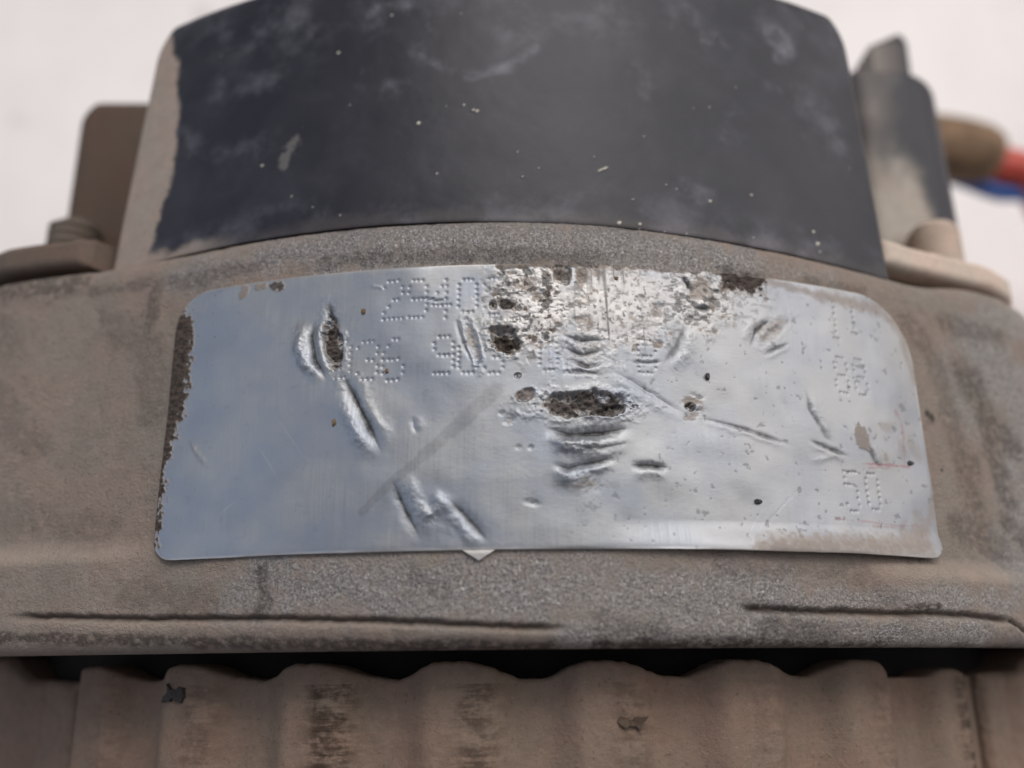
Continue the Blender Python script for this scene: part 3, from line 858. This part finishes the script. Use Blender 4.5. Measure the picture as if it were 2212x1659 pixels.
def lug(t0, t1, r1, y0, y1, slope, mat):
    nu, nv = 64, 40
    u, v = np.meshgrid(np.linspace(0, 1, nu), np.linspace(0, 1, nv))
    s = np.radians(t0 + (t1 - t0) * u) * R0
    w = abs(t1 - t0) * np.pi / 180 * R0
    y = y0 + (y1 - y0) * v + slope * (u - .5)
    outer = u if t1 > 0 else 1 - u
    rc = 2.2
    d_end = (1 - outer) * w
    y = np.where(v > .5, y - rolled(d_end, rc) * (v - .5) * 1.4, y)
    e = np.minimum(np.minimum(u, 1 - u) * w, np.minimum(v, 1 - v) * (y1 - y0))
    r = r1 + lug_bulge(np.degrees(s / R0)) - rolled(e, .8) + .18 * (fbm(s * .5, y * .5, 7) - .5)
    V, F, uv, mk = skirted(cyl(s, y, r), cyl(s, y, 0 * r + 54), np.stack([s, y], -1), np.zeros((nv, nu, 4)))
    return link('clamping_lug', mesh_from('clamping_lug', V, F, True), mat, bracket)

lug(-57.0, -34.2, 68.0, 27.3, 30.0, -1.0, M_BRACKET)
lg = lug(28.6, 47.8, 67.4, 26.6, 29.2, .5, M_BRACKET_LIT)

for t0, t1 in ((-66, -36), (30, 60)):
    uu, vv = np.meshgrid(np.linspace(0, 1, 40), np.linspace(0, 1, 4))
    ss = np.radians(t0 + (t1 - t0) * uu) * R0
    yv = 25.0 + 3.0 * vv
    rr = 64.8 + lug_bulge(np.degrees(ss / R0))
    V, F, uv, mk = skirted(cyl(ss, yv, rr), cyl(ss, yv, 0 * rr + 55), np.stack([ss, yv], -1), np.zeros((4, 40, 4)))
    link('gap_filler', mesh_from('gap_filler', V, F, True), M_GAP, bracket)  # fills the gap at the lug, painted near-black as its shade

def bolt(x, z, y0, y1, rad, mat, pitch=.95, amp=.38):
    nt_, na = int((y1 - y0) / pitch * 14), 56
    a = np.linspace(0, 2 * np.pi, na, endpoint=False)
    rows = []
    for i in range(nt_ + 1):
        yy = y0 + (y1 - y0) * i / nt_
        ph = (yy - y0) / pitch - a / (2 * np.pi)
        tri = np.abs((ph % 1) - .5) * 2
        r = rad - amp * sstep(.15, .85, tri) - max(0, yy - (y1 - .7)) * .9
        rows.append(np.stack([x + r * np.cos(a), 0 * a + yy, z + r * np.sin(a)], -1))
    P = np.stack(rows)
    F = [tuple(int(i) for i in f) for f in grid_faces(len(rows), na, wrap=True)]
    F += [tuple(range(na)), tuple(range((len(rows) - 1) * na, len(rows) * na))]
    return link('through_bolt', mesh_from('through_bolt', P, F), mat, alt)

bolt(-47.6, AX + R0 - 25.2, 28, 38.0, 2.75, M_BOLT)
bolt(44.3, AX + R0 - 23.0, 28, 36.7, 2.6, M_BRACKET_LIT, .8, .2)

link('rear_shell', lathe_y('rear_shell', [(10, 30), (48, 30), (49.5, 31), (49.5, 47), (47, 50), (10, 51)], 0, AX, 96), M_BLOCK, alt)

# --- dusty plastic blocks standing out behind, left and right of the cover
def pillow(name, x0, x1, y0, y1, ztop, zbot, rad, rc_l, rc_r, mat, parent, dustf, roll_r=None, taper=0.0):
    nu, nv = 90, 130
    v = np.linspace(0, 1, nv)
    y = y0 + (y1 - y0) * v
    def ins(rc):
        a = np.clip((y - (y1 - rc)) / rc, 0, 1)
        return rc * (1 - np.sqrt(1 - a * a))
    xl, xr = x0 + ins(rc_l), x1 - ins(rc_r) - taper * v
    u = np.linspace(0, 1, nu)
    X = xl[:, None] + (xr - xl)[:, None] * u[None]
    Y = np.repeat(y[:, None], nu, 1)
    Z = ztop - rolled(np.minimum(X - xl[:, None], y1 - Y), rad)
    Z = Z - rolled(xr[:, None] - X, roll_r or rad)
    M = np.zeros((nv, nu, 4))
    M[..., 0] = dustf(X, Y)
    P = np.stack([X, Y, Z + AX + R0], -1)
    Q = np.stack([X, Y, 0 * Z + zbot + AX + R0], -1)
    V, F, uv, mk = skirted(P, Q, np.stack([X, Y], -1), M)
    return link(name, mesh_from(name, V, F, True, uv, mk), mat, parent)

pillow('side_block', -50.2, -38, 31, 55.2, -27, -62, 1.6, 3.2, .5, M_BLOCK, alt, lambda X, Y: 0 * X + .9)

def post_lit_dust(X, Y):
    n = fbm(X * .35, Y * .22, 77, 4) - .5
    low = sstep(50, 34, Y)
    return np.clip(sstep(.9, -1.0, (X - 43.4 - 2.8 * low) / 2.0 + 2.6 * n) * (.20 + .80 * sstep(53, 41, Y + 12 * n)), 0, 1)  # lit left side and dark right side painted in as dust
post = pillow('terminal_post', 38.5, 50.4, 30, 58.2, -24.5, -58, 1.6, 1.0, 2.6, M_POST, alt, post_lit_dust, roll_r=5.5, taper=.5)

def make_tab():
    bm = bmesh.new()
    out = [(42.9, 56.5), (43.0, 64.3), (48.2, 67.3), (49.2, 66.4), (49.4, 56.5)]
    bot = [bm.verts.new((x * MM, y * MM, (AX + R0 - 44) * MM)) for x, y in out]
    top = [bm.verts.new((x * MM, y * MM, (AX + R0 - 28.8 - max(0, x - 47.2) * 1.2) * MM)) for x, y in out]
    bm.faces.new(bot)
    bm.faces.new(top[::-1])
    for i in range(5):
        j = (i + 1) % 5
        bm.faces.new((bot[j], bot[i], top[i], top[j]))
    bmesh.ops.recalc_face_normals(bm, faces=bm.faces[:])
    bmesh.ops.bevel(bm, geom=bm.edges[:], offset=.45 * MM, segments=3, affect='EDGES')
    me = bpy.data.meshes.new('tab')
    bm.to_mesh(me)
    bm.free()
    a = me.color_attributes.new('mask', 'FLOAT_COLOR', 'POINT')
    co = np.array([v.co[:] for v in me.vertices])
    mk = np.zeros((len(co), 4), dtype=np.float32)
    mk[:, 0] = .55 * sstep(47.6, 46.0, co[:, 0] / MM)  # lit left side of the tab painted in as dust
    a.data.foreach_set('color', mk.ravel())
    return me
link('tab', make_tab(), M_POST, post)

# --- laminated core below the housing
def lam_mesh(seed, half=.4175, cut=None):
    n = 1440
    t = np.linspace(-180, 180, n, endpoint=False)
    ph = ((t - 5.2) / 10.2857 + .5) % 1 - .5
    tooth = .5 + .5 * np.cos(2 * np.pi * ph)
    r = 61.4 + 1.5 * sstep(.02, .80, tooth)
    r = np.where((t > -58) & (t < -40.3), 57.0, r)
    r = np.where((t > 42) & (t < 58), 57.0, r)
    r = r + .02 * (vnoise(t * 1.5, 0 * t + seed * 3.7, 5) - .5)
    if cut is not None:                       # the end plates next to the housing are cut back between the teeth, shaped like the shadow there
        r = r - 5 * sstep(cut + .12, cut - .12, tooth + .10 * (vnoise(t * .4, 0 * t, 15) - .5))
    th = np.radians(t)
    st = np.clip(1.25 * np.exp(-((ph - .14) / .13) ** 2) + .06, 0, 1) * (.10 + 1.5 * vnoise(t * .13, 0 * t, 9) ** 1.5)
    st = np.clip(st, 0, 1)
    open_joint = .001 + .07 * np.maximum(0, st - .25) * vnoise(t * .5, 0 * t + seed * 2.3, 25)
    P = []
    for k, yy in ((0, -half), (1, -half), (1, -half), (2, -half + .06), (2, half - .06), (1, half), (1, half), (0, half)):
        rr = (0 * r + 50, r - open_joint, r)[k]
        P.append(np.stack([rr * np.sin(th), 0 * th + yy, rr * np.cos(th)], -1))
    P = np.stack(P)
    M = np.zeros((8, n, 4), dtype=np.float32)
    M[..., 0] = st[None]
    M[..., 1] = np.array([1, 1, 1, 0, 0, 1, 1, 1])[:, None] * st[None]
    F = np.concatenate([grid_faces(2, n, 0, True), grid_faces(4, n, 2 * n, True), grid_faces(2, n, 6 * n, True)])
    return mesh_from('lamination', P, F, True, None, M)

core = link('stator_core', lathe_y('stator_core', [(49, -9.0), (56.8, -9.0), (56.8, -38), (49, -38)], 0, AX, 96), M_GAP, alt)
def boss(t0, t1, r1):
    nu, nv = 160, 160
    u, v = np.meshgrid(np.linspace(0, 1, nu), np.linspace(0, 1, nv))
    deg = t0 + (t1 - t0) * u
    s = np.radians(deg) * R0
    front = np.interp(np.abs(deg), [40, 50, 54], [-8.9, -8.7, -6.5])
    y = -36 + (36 + front) * v
    e = np.minimum(np.minimum(u, 1 - u) * abs(t1 - t0) * .9, (1 - v) * 29)
    e = e + .5 * (fbm(s * .5, y * .5, 33) - .5)
    r = r1 + np.maximum(0, np.abs(deg) - 47) * .30 - rolled(np.maximum(e, 0), .9) + .5 * (fbm(s * .35, y * .35, 7) - .5) + .25 * (fbm(s * 1.6, y * 1.6, 9) - .5)
    V, F, uv, mk = skirted(cyl(s, y, r), cyl(s, y, 0 * r + 52), np.stack([s, y], -1), np.zeros((nv, nu, 4)))
    link('bolt_boss', mesh_from('bolt_boss', V, F, True, None, mk), M_STATOR, alt)

boss(-82, -40.6, 61.4)
boss(42.0, 82, 62.6)
link('rotor', lathe_y('rotor', [(8, -9.5), (59.6, -9.5), (59.6, 12), (8, 12)], 0, AX, 96), M_GAP, alt)
lams = [lam_mesh(k) for k in range(5)]
def make_end_ring():
    """the first plates by the housing, dust-caked; their front is shaped as the scalloped shadow edge"""
    nt_, nv = 1500, 26
    t = np.linspace(-70, 70, nt_)
    ph = ((t - 5.2) / 10.2857 + .5) % 1 - .5
    tooth = .5 + .5 * np.cos(2 * np.pi * ph)
    tongue = np.where(ph < 0, sstep(-.46, -.10, ph), sstep(.50, .02, ph))
    r = 61.4 + 1.5 * sstep(.02, .80, tooth)
    r = np.where((t < -40.3) | (t > 42), 57.0, r)
    front = -8.74 + 1.2 * tongue + .22 * (vnoise(t * .6, 0 * t, 15) - .5) + .16 * (vnoise(t * 2.2, 0 * t, 16) - .5) - .9 * sstep(26, 31, t)  # front edge follows the scalloped shadow, shade put into the shape
    v = np.linspace(0, 1, nv)[:, None]
    Y = -9.06 + (front[None, :] + 9.06) * v
    Y[1:-1] += 0
    rr = r[None, :] - 1.2 * rolled(np.maximum(front[None, :] - Y, 0), .38) - .01
    th = np.radians(t)[None, :]
    P = np.stack([rr * np.sin(th), Y, AX + rr * np.cos(th)], -1)
    Q = np.stack([54 * np.sin(th) + 0 * Y, Y, AX + 54 * np.cos(th) + 0 * Y], -1)
    M = np.zeros((nv, nt_, 4))
    M[..., 0] = .15 * np.exp(-((ph - .14) / .13) ** 2)
    V, F, uv, mk = skirted(P, Q, np.zeros((nv, nt_, 2)), M)
    return mesh_from('end_ring', V, F, True, None, mk)

link('end_ring', make_end_ring(), M_STATOR, core)
yy = -9.48
for k in range(34):
    o = link('lamination', lams[(k * 3 + k // 4) % 5], M_STATOR, core)
    o.location = (random.uniform(-.006, .006) * MM, yy * MM, (AX + random.uniform(-.006, .006)) * MM)
    yy -= .835

# ------------------------------------------------------------------ the plug with its red and blue wires
plug = bpy.data.objects.new('wiring_plug', None)
C.objects.link(plug)
tag(plug, 'brown cable plug with red and blue wires beside the right end of the alternator', 'cable plug')

def tube(name, pts, rads, mat, parent, n=20, sub=10):
    pts = [Vector(p) for p in pts]
    path, rr = [], []
    for i in range(len(pts) - 1):
        p0, p1, p2, p3 = pts[max(i - 1, 0)], pts[i], pts[i + 1], pts[min(i + 2, len(pts) - 1)]
        for k in range(sub):
            t = k / sub
            path.append(.5 * ((2 * p1) + (p2 - p0) * t + (2 * p0 - 5 * p1 + 4 * p2 - p3) * t * t + (3 * p1 - p0 - 3 * p2 + p3) * t ** 3))
            rr.append(rads[i] + (rads[i + 1] - rads[i]) * t)
    path.append(pts[-1])
    rr.append(rads[-1])
    V = []
    for i, p in enumerate(path):
        d = (path[min(i + 1, len(path) - 1)] - path[max(i - 1, 0)]).normalized()
        a = d.cross(Vector((0, 0, 1)))
        a = a.normalized() if a.length > 1e-3 else Vector((1, 0, 0))
        b = a.cross(d)
        for k in range(n):
            q = 2 * math.pi * k / n
            V.append(p + (a * math.cos(q) + b * math.sin(q)) * rr[i])
    F = [tuple(int(i) for i in f) for f in grid_faces(len(path), n, wrap=True)]
    F += [tuple(range(n)), tuple(range((len(path) - 1) * n, len(path) * n))]
    return link(name, mesh_from(name, [tuple(v) for v in V], F), mat, parent)

ZP = AX + R0 - 72
tube('rubber_boot', [(46, 77.5, ZP), (60, 77.2, ZP), (74, 76.4, ZP), (81, 75.3, ZP), (83.6, 74.6, ZP)], [5.2, 5.6, 5.6, 5.0, 3.2], M_BOOT, plug)
tube('red_wire', [(80, 74.8, ZP - 3), (87, 74.4, ZP - 3), (92, 72.6, ZP - 5), (110, 68, ZP - 25), (150, 60, 3.4), (240, 40, 3.4)], [3.4, 3.4, 3.2, 3.0, 3.0, 3.0], M_RED, plug)
tube('blue_wire', [(74, 74.0, ZP - 3), (79, 72.0, ZP - 3), (85, 70.2, ZP - 4), (92, 71.0, ZP - 7), (112, 75, ZP - 28), (150, 76, 2.0), (240, 60, 2.0)], [1.5, 1.5, 1.5, 1.5, 1.5, 1.5, 1.5], M_BLUE, plug)
tube('wire_terminal', [(72.5, 73.2, ZP - 1), (75.5, 72.8, ZP - 1), (77.5, 72.2, ZP - 2)], [1.6, 1.8, 1.2], M_WHITE, plug)

# ------------------------------------------------------------------ loose grit lying on the alternator
def grit(name, s, y, rad, mat, label, cat, sx=1.0, sy=1.0, seed=0, rise=.0, group=None, rbase=R0 + .30):
    bm = bmesh.new()
    bmesh.ops.create_icosphere(bm, subdivisions=2, radius=1)
    rg = random.Random(seed)
    th = s / R0
    up, ri = Vector((math.sin(th), 0, math.cos(th))), Vector((math.cos(th), 0, -math.sin(th)))
    for v in bm.verts:
        k = 1 + rg.uniform(-.22, .22)
        v.co = (ri * v.co.x * sx + Vector((0, 1, 0)) * v.co.y * sy + up * v.co.z * .55) * rad * k * MM
    me = bpy.data.meshes.new(name)
    bm.to_mesh(me)
    bm.free()
    o = link(name, me, mat)
    o.location = Vector((math.sin(th) * (rbase + rise + rad * .3), y, AX + math.cos(th) * (rbase + rise + rad * .3))) * MM
    return tag(o, label, cat, group)

def g(c, *a, **k):
    return grit('grit_grain', c[0], c[1], *a, **k)
GG = 'grit grains lying on the alternator'
g((16.85, 3.64), .27, M_GRIT, 'black grit grain alone on the clean lower right of the silver label', 'grit', sx=1.1, sy=.85, seed=1, group=GG)
g((13.53, 13.14), .27, M_GRIT, 'black grit grain right of the torn hole, above the long straight crease', 'grit', sx=.7, sy=1.1, seed=2, group=GG)
g((32.03, 7.60), .26, M_GRIT, 'black grit grain at the end of the red ink line, near the right edge', 'grit', sx=1.2, sy=.8, seed=3, group=GG)
g((-12.84, 18.44), .22, M_SEED, 'small brown oval grain left of the first stamped number row', 'grit', sx=.8, sy=1.15, seed=4, group=GG)
g((-14.78, 9.65), .24, M_SEED, 'small tan oval grain left of the long score, below the eye shaped gouge', 'grit', sx=.65, sy=1.2, seed=5, group=GG)
g((-10.83, 13.49), .17, M_SEED, 'tiny brown grain on the stamped digit six of the second row', 'grit', sx=.8, sy=1.1, seed=6, group=GG)
g((36.26, 7.50), .20, M_GRIT, 'dark grit grain on bare housing just right of the silver label', 'grit', sx=1.2, sy=.8, seed=7, group=GG, rbase=R0)
g((6.71, 20.82), .17, M_SEED, 'tiny reddish grain on the scraped top middle of the silver label', 'grit', seed=8, group=GG)

def scrap(name, mat, deg, y, size, turn, label, seed):
    random.seed(seed)
    bm = bmesh.new()
    out = [(-1.15, -.55), (-.95, -.15), (-.62, .1), (-.72, .72), (-.35, .35), (.1, .28), (.35, .5), (.85, .42), (.95, -.15), (.72, -.6), (.25, -.45), (-.1, -.2), (-.3, -.5), (-.75, -.45)]
    out = [(x * size[0], q * size[1]) for x, q in out]
    lo = [bm.verts.new((x * MM, q * MM, 0)) for x, q in out]
    hi = [bm.verts.new((x * .93 * MM, q * .9 * MM, random.uniform(.25, .5) * MM)) for x, q in out]
    bm.faces.new(lo[::-1])
    bm.faces.new(hi)
    for i in range(len(out)):
        j = (i + 1) % len(out)
        bm.faces.new((lo[i], lo[j], hi[j], hi[i]))
    bmesh.ops.recalc_face_normals(bm, faces=bm.faces[:])
    bmesh.ops.triangulate(bm, faces=bm.faces[:])
    me = bpy.data.meshes.new(name)
    bm.to_mesh(me)
    bm.free()
    o = link(name, me, mat)
    th = math.radians(deg)
    o.location = Vector((62.82 * math.sin(th), y, AX + 62.82 * math.cos(th))) * MM
    o.rotation_euler = (0, th, turn)
    tag(o, label, 'metal flake', 'flakes stuck on the ribbed core')
M_FLAKE = mat_plain('dark_flake', (0.034, 0.027, 0.024), 0.7)
M_RUST = mat_plain('rusty_flake', (0.095, 0.062, 0.040), 0.8)
scrap('scrap_flake', M_FLAKE, -26.6, -9.75, (1.15, 1.2), 0, 'ragged dark flake stuck on the dusty ribbed core below the left end of the label', 3)
scrap('scrap_flake', M_RUST, 6.6, -11.9, (1.15, .8), math.pi, 'small rusty brown flake stuck on the dusty ribbed core below the middle of the label', 9)
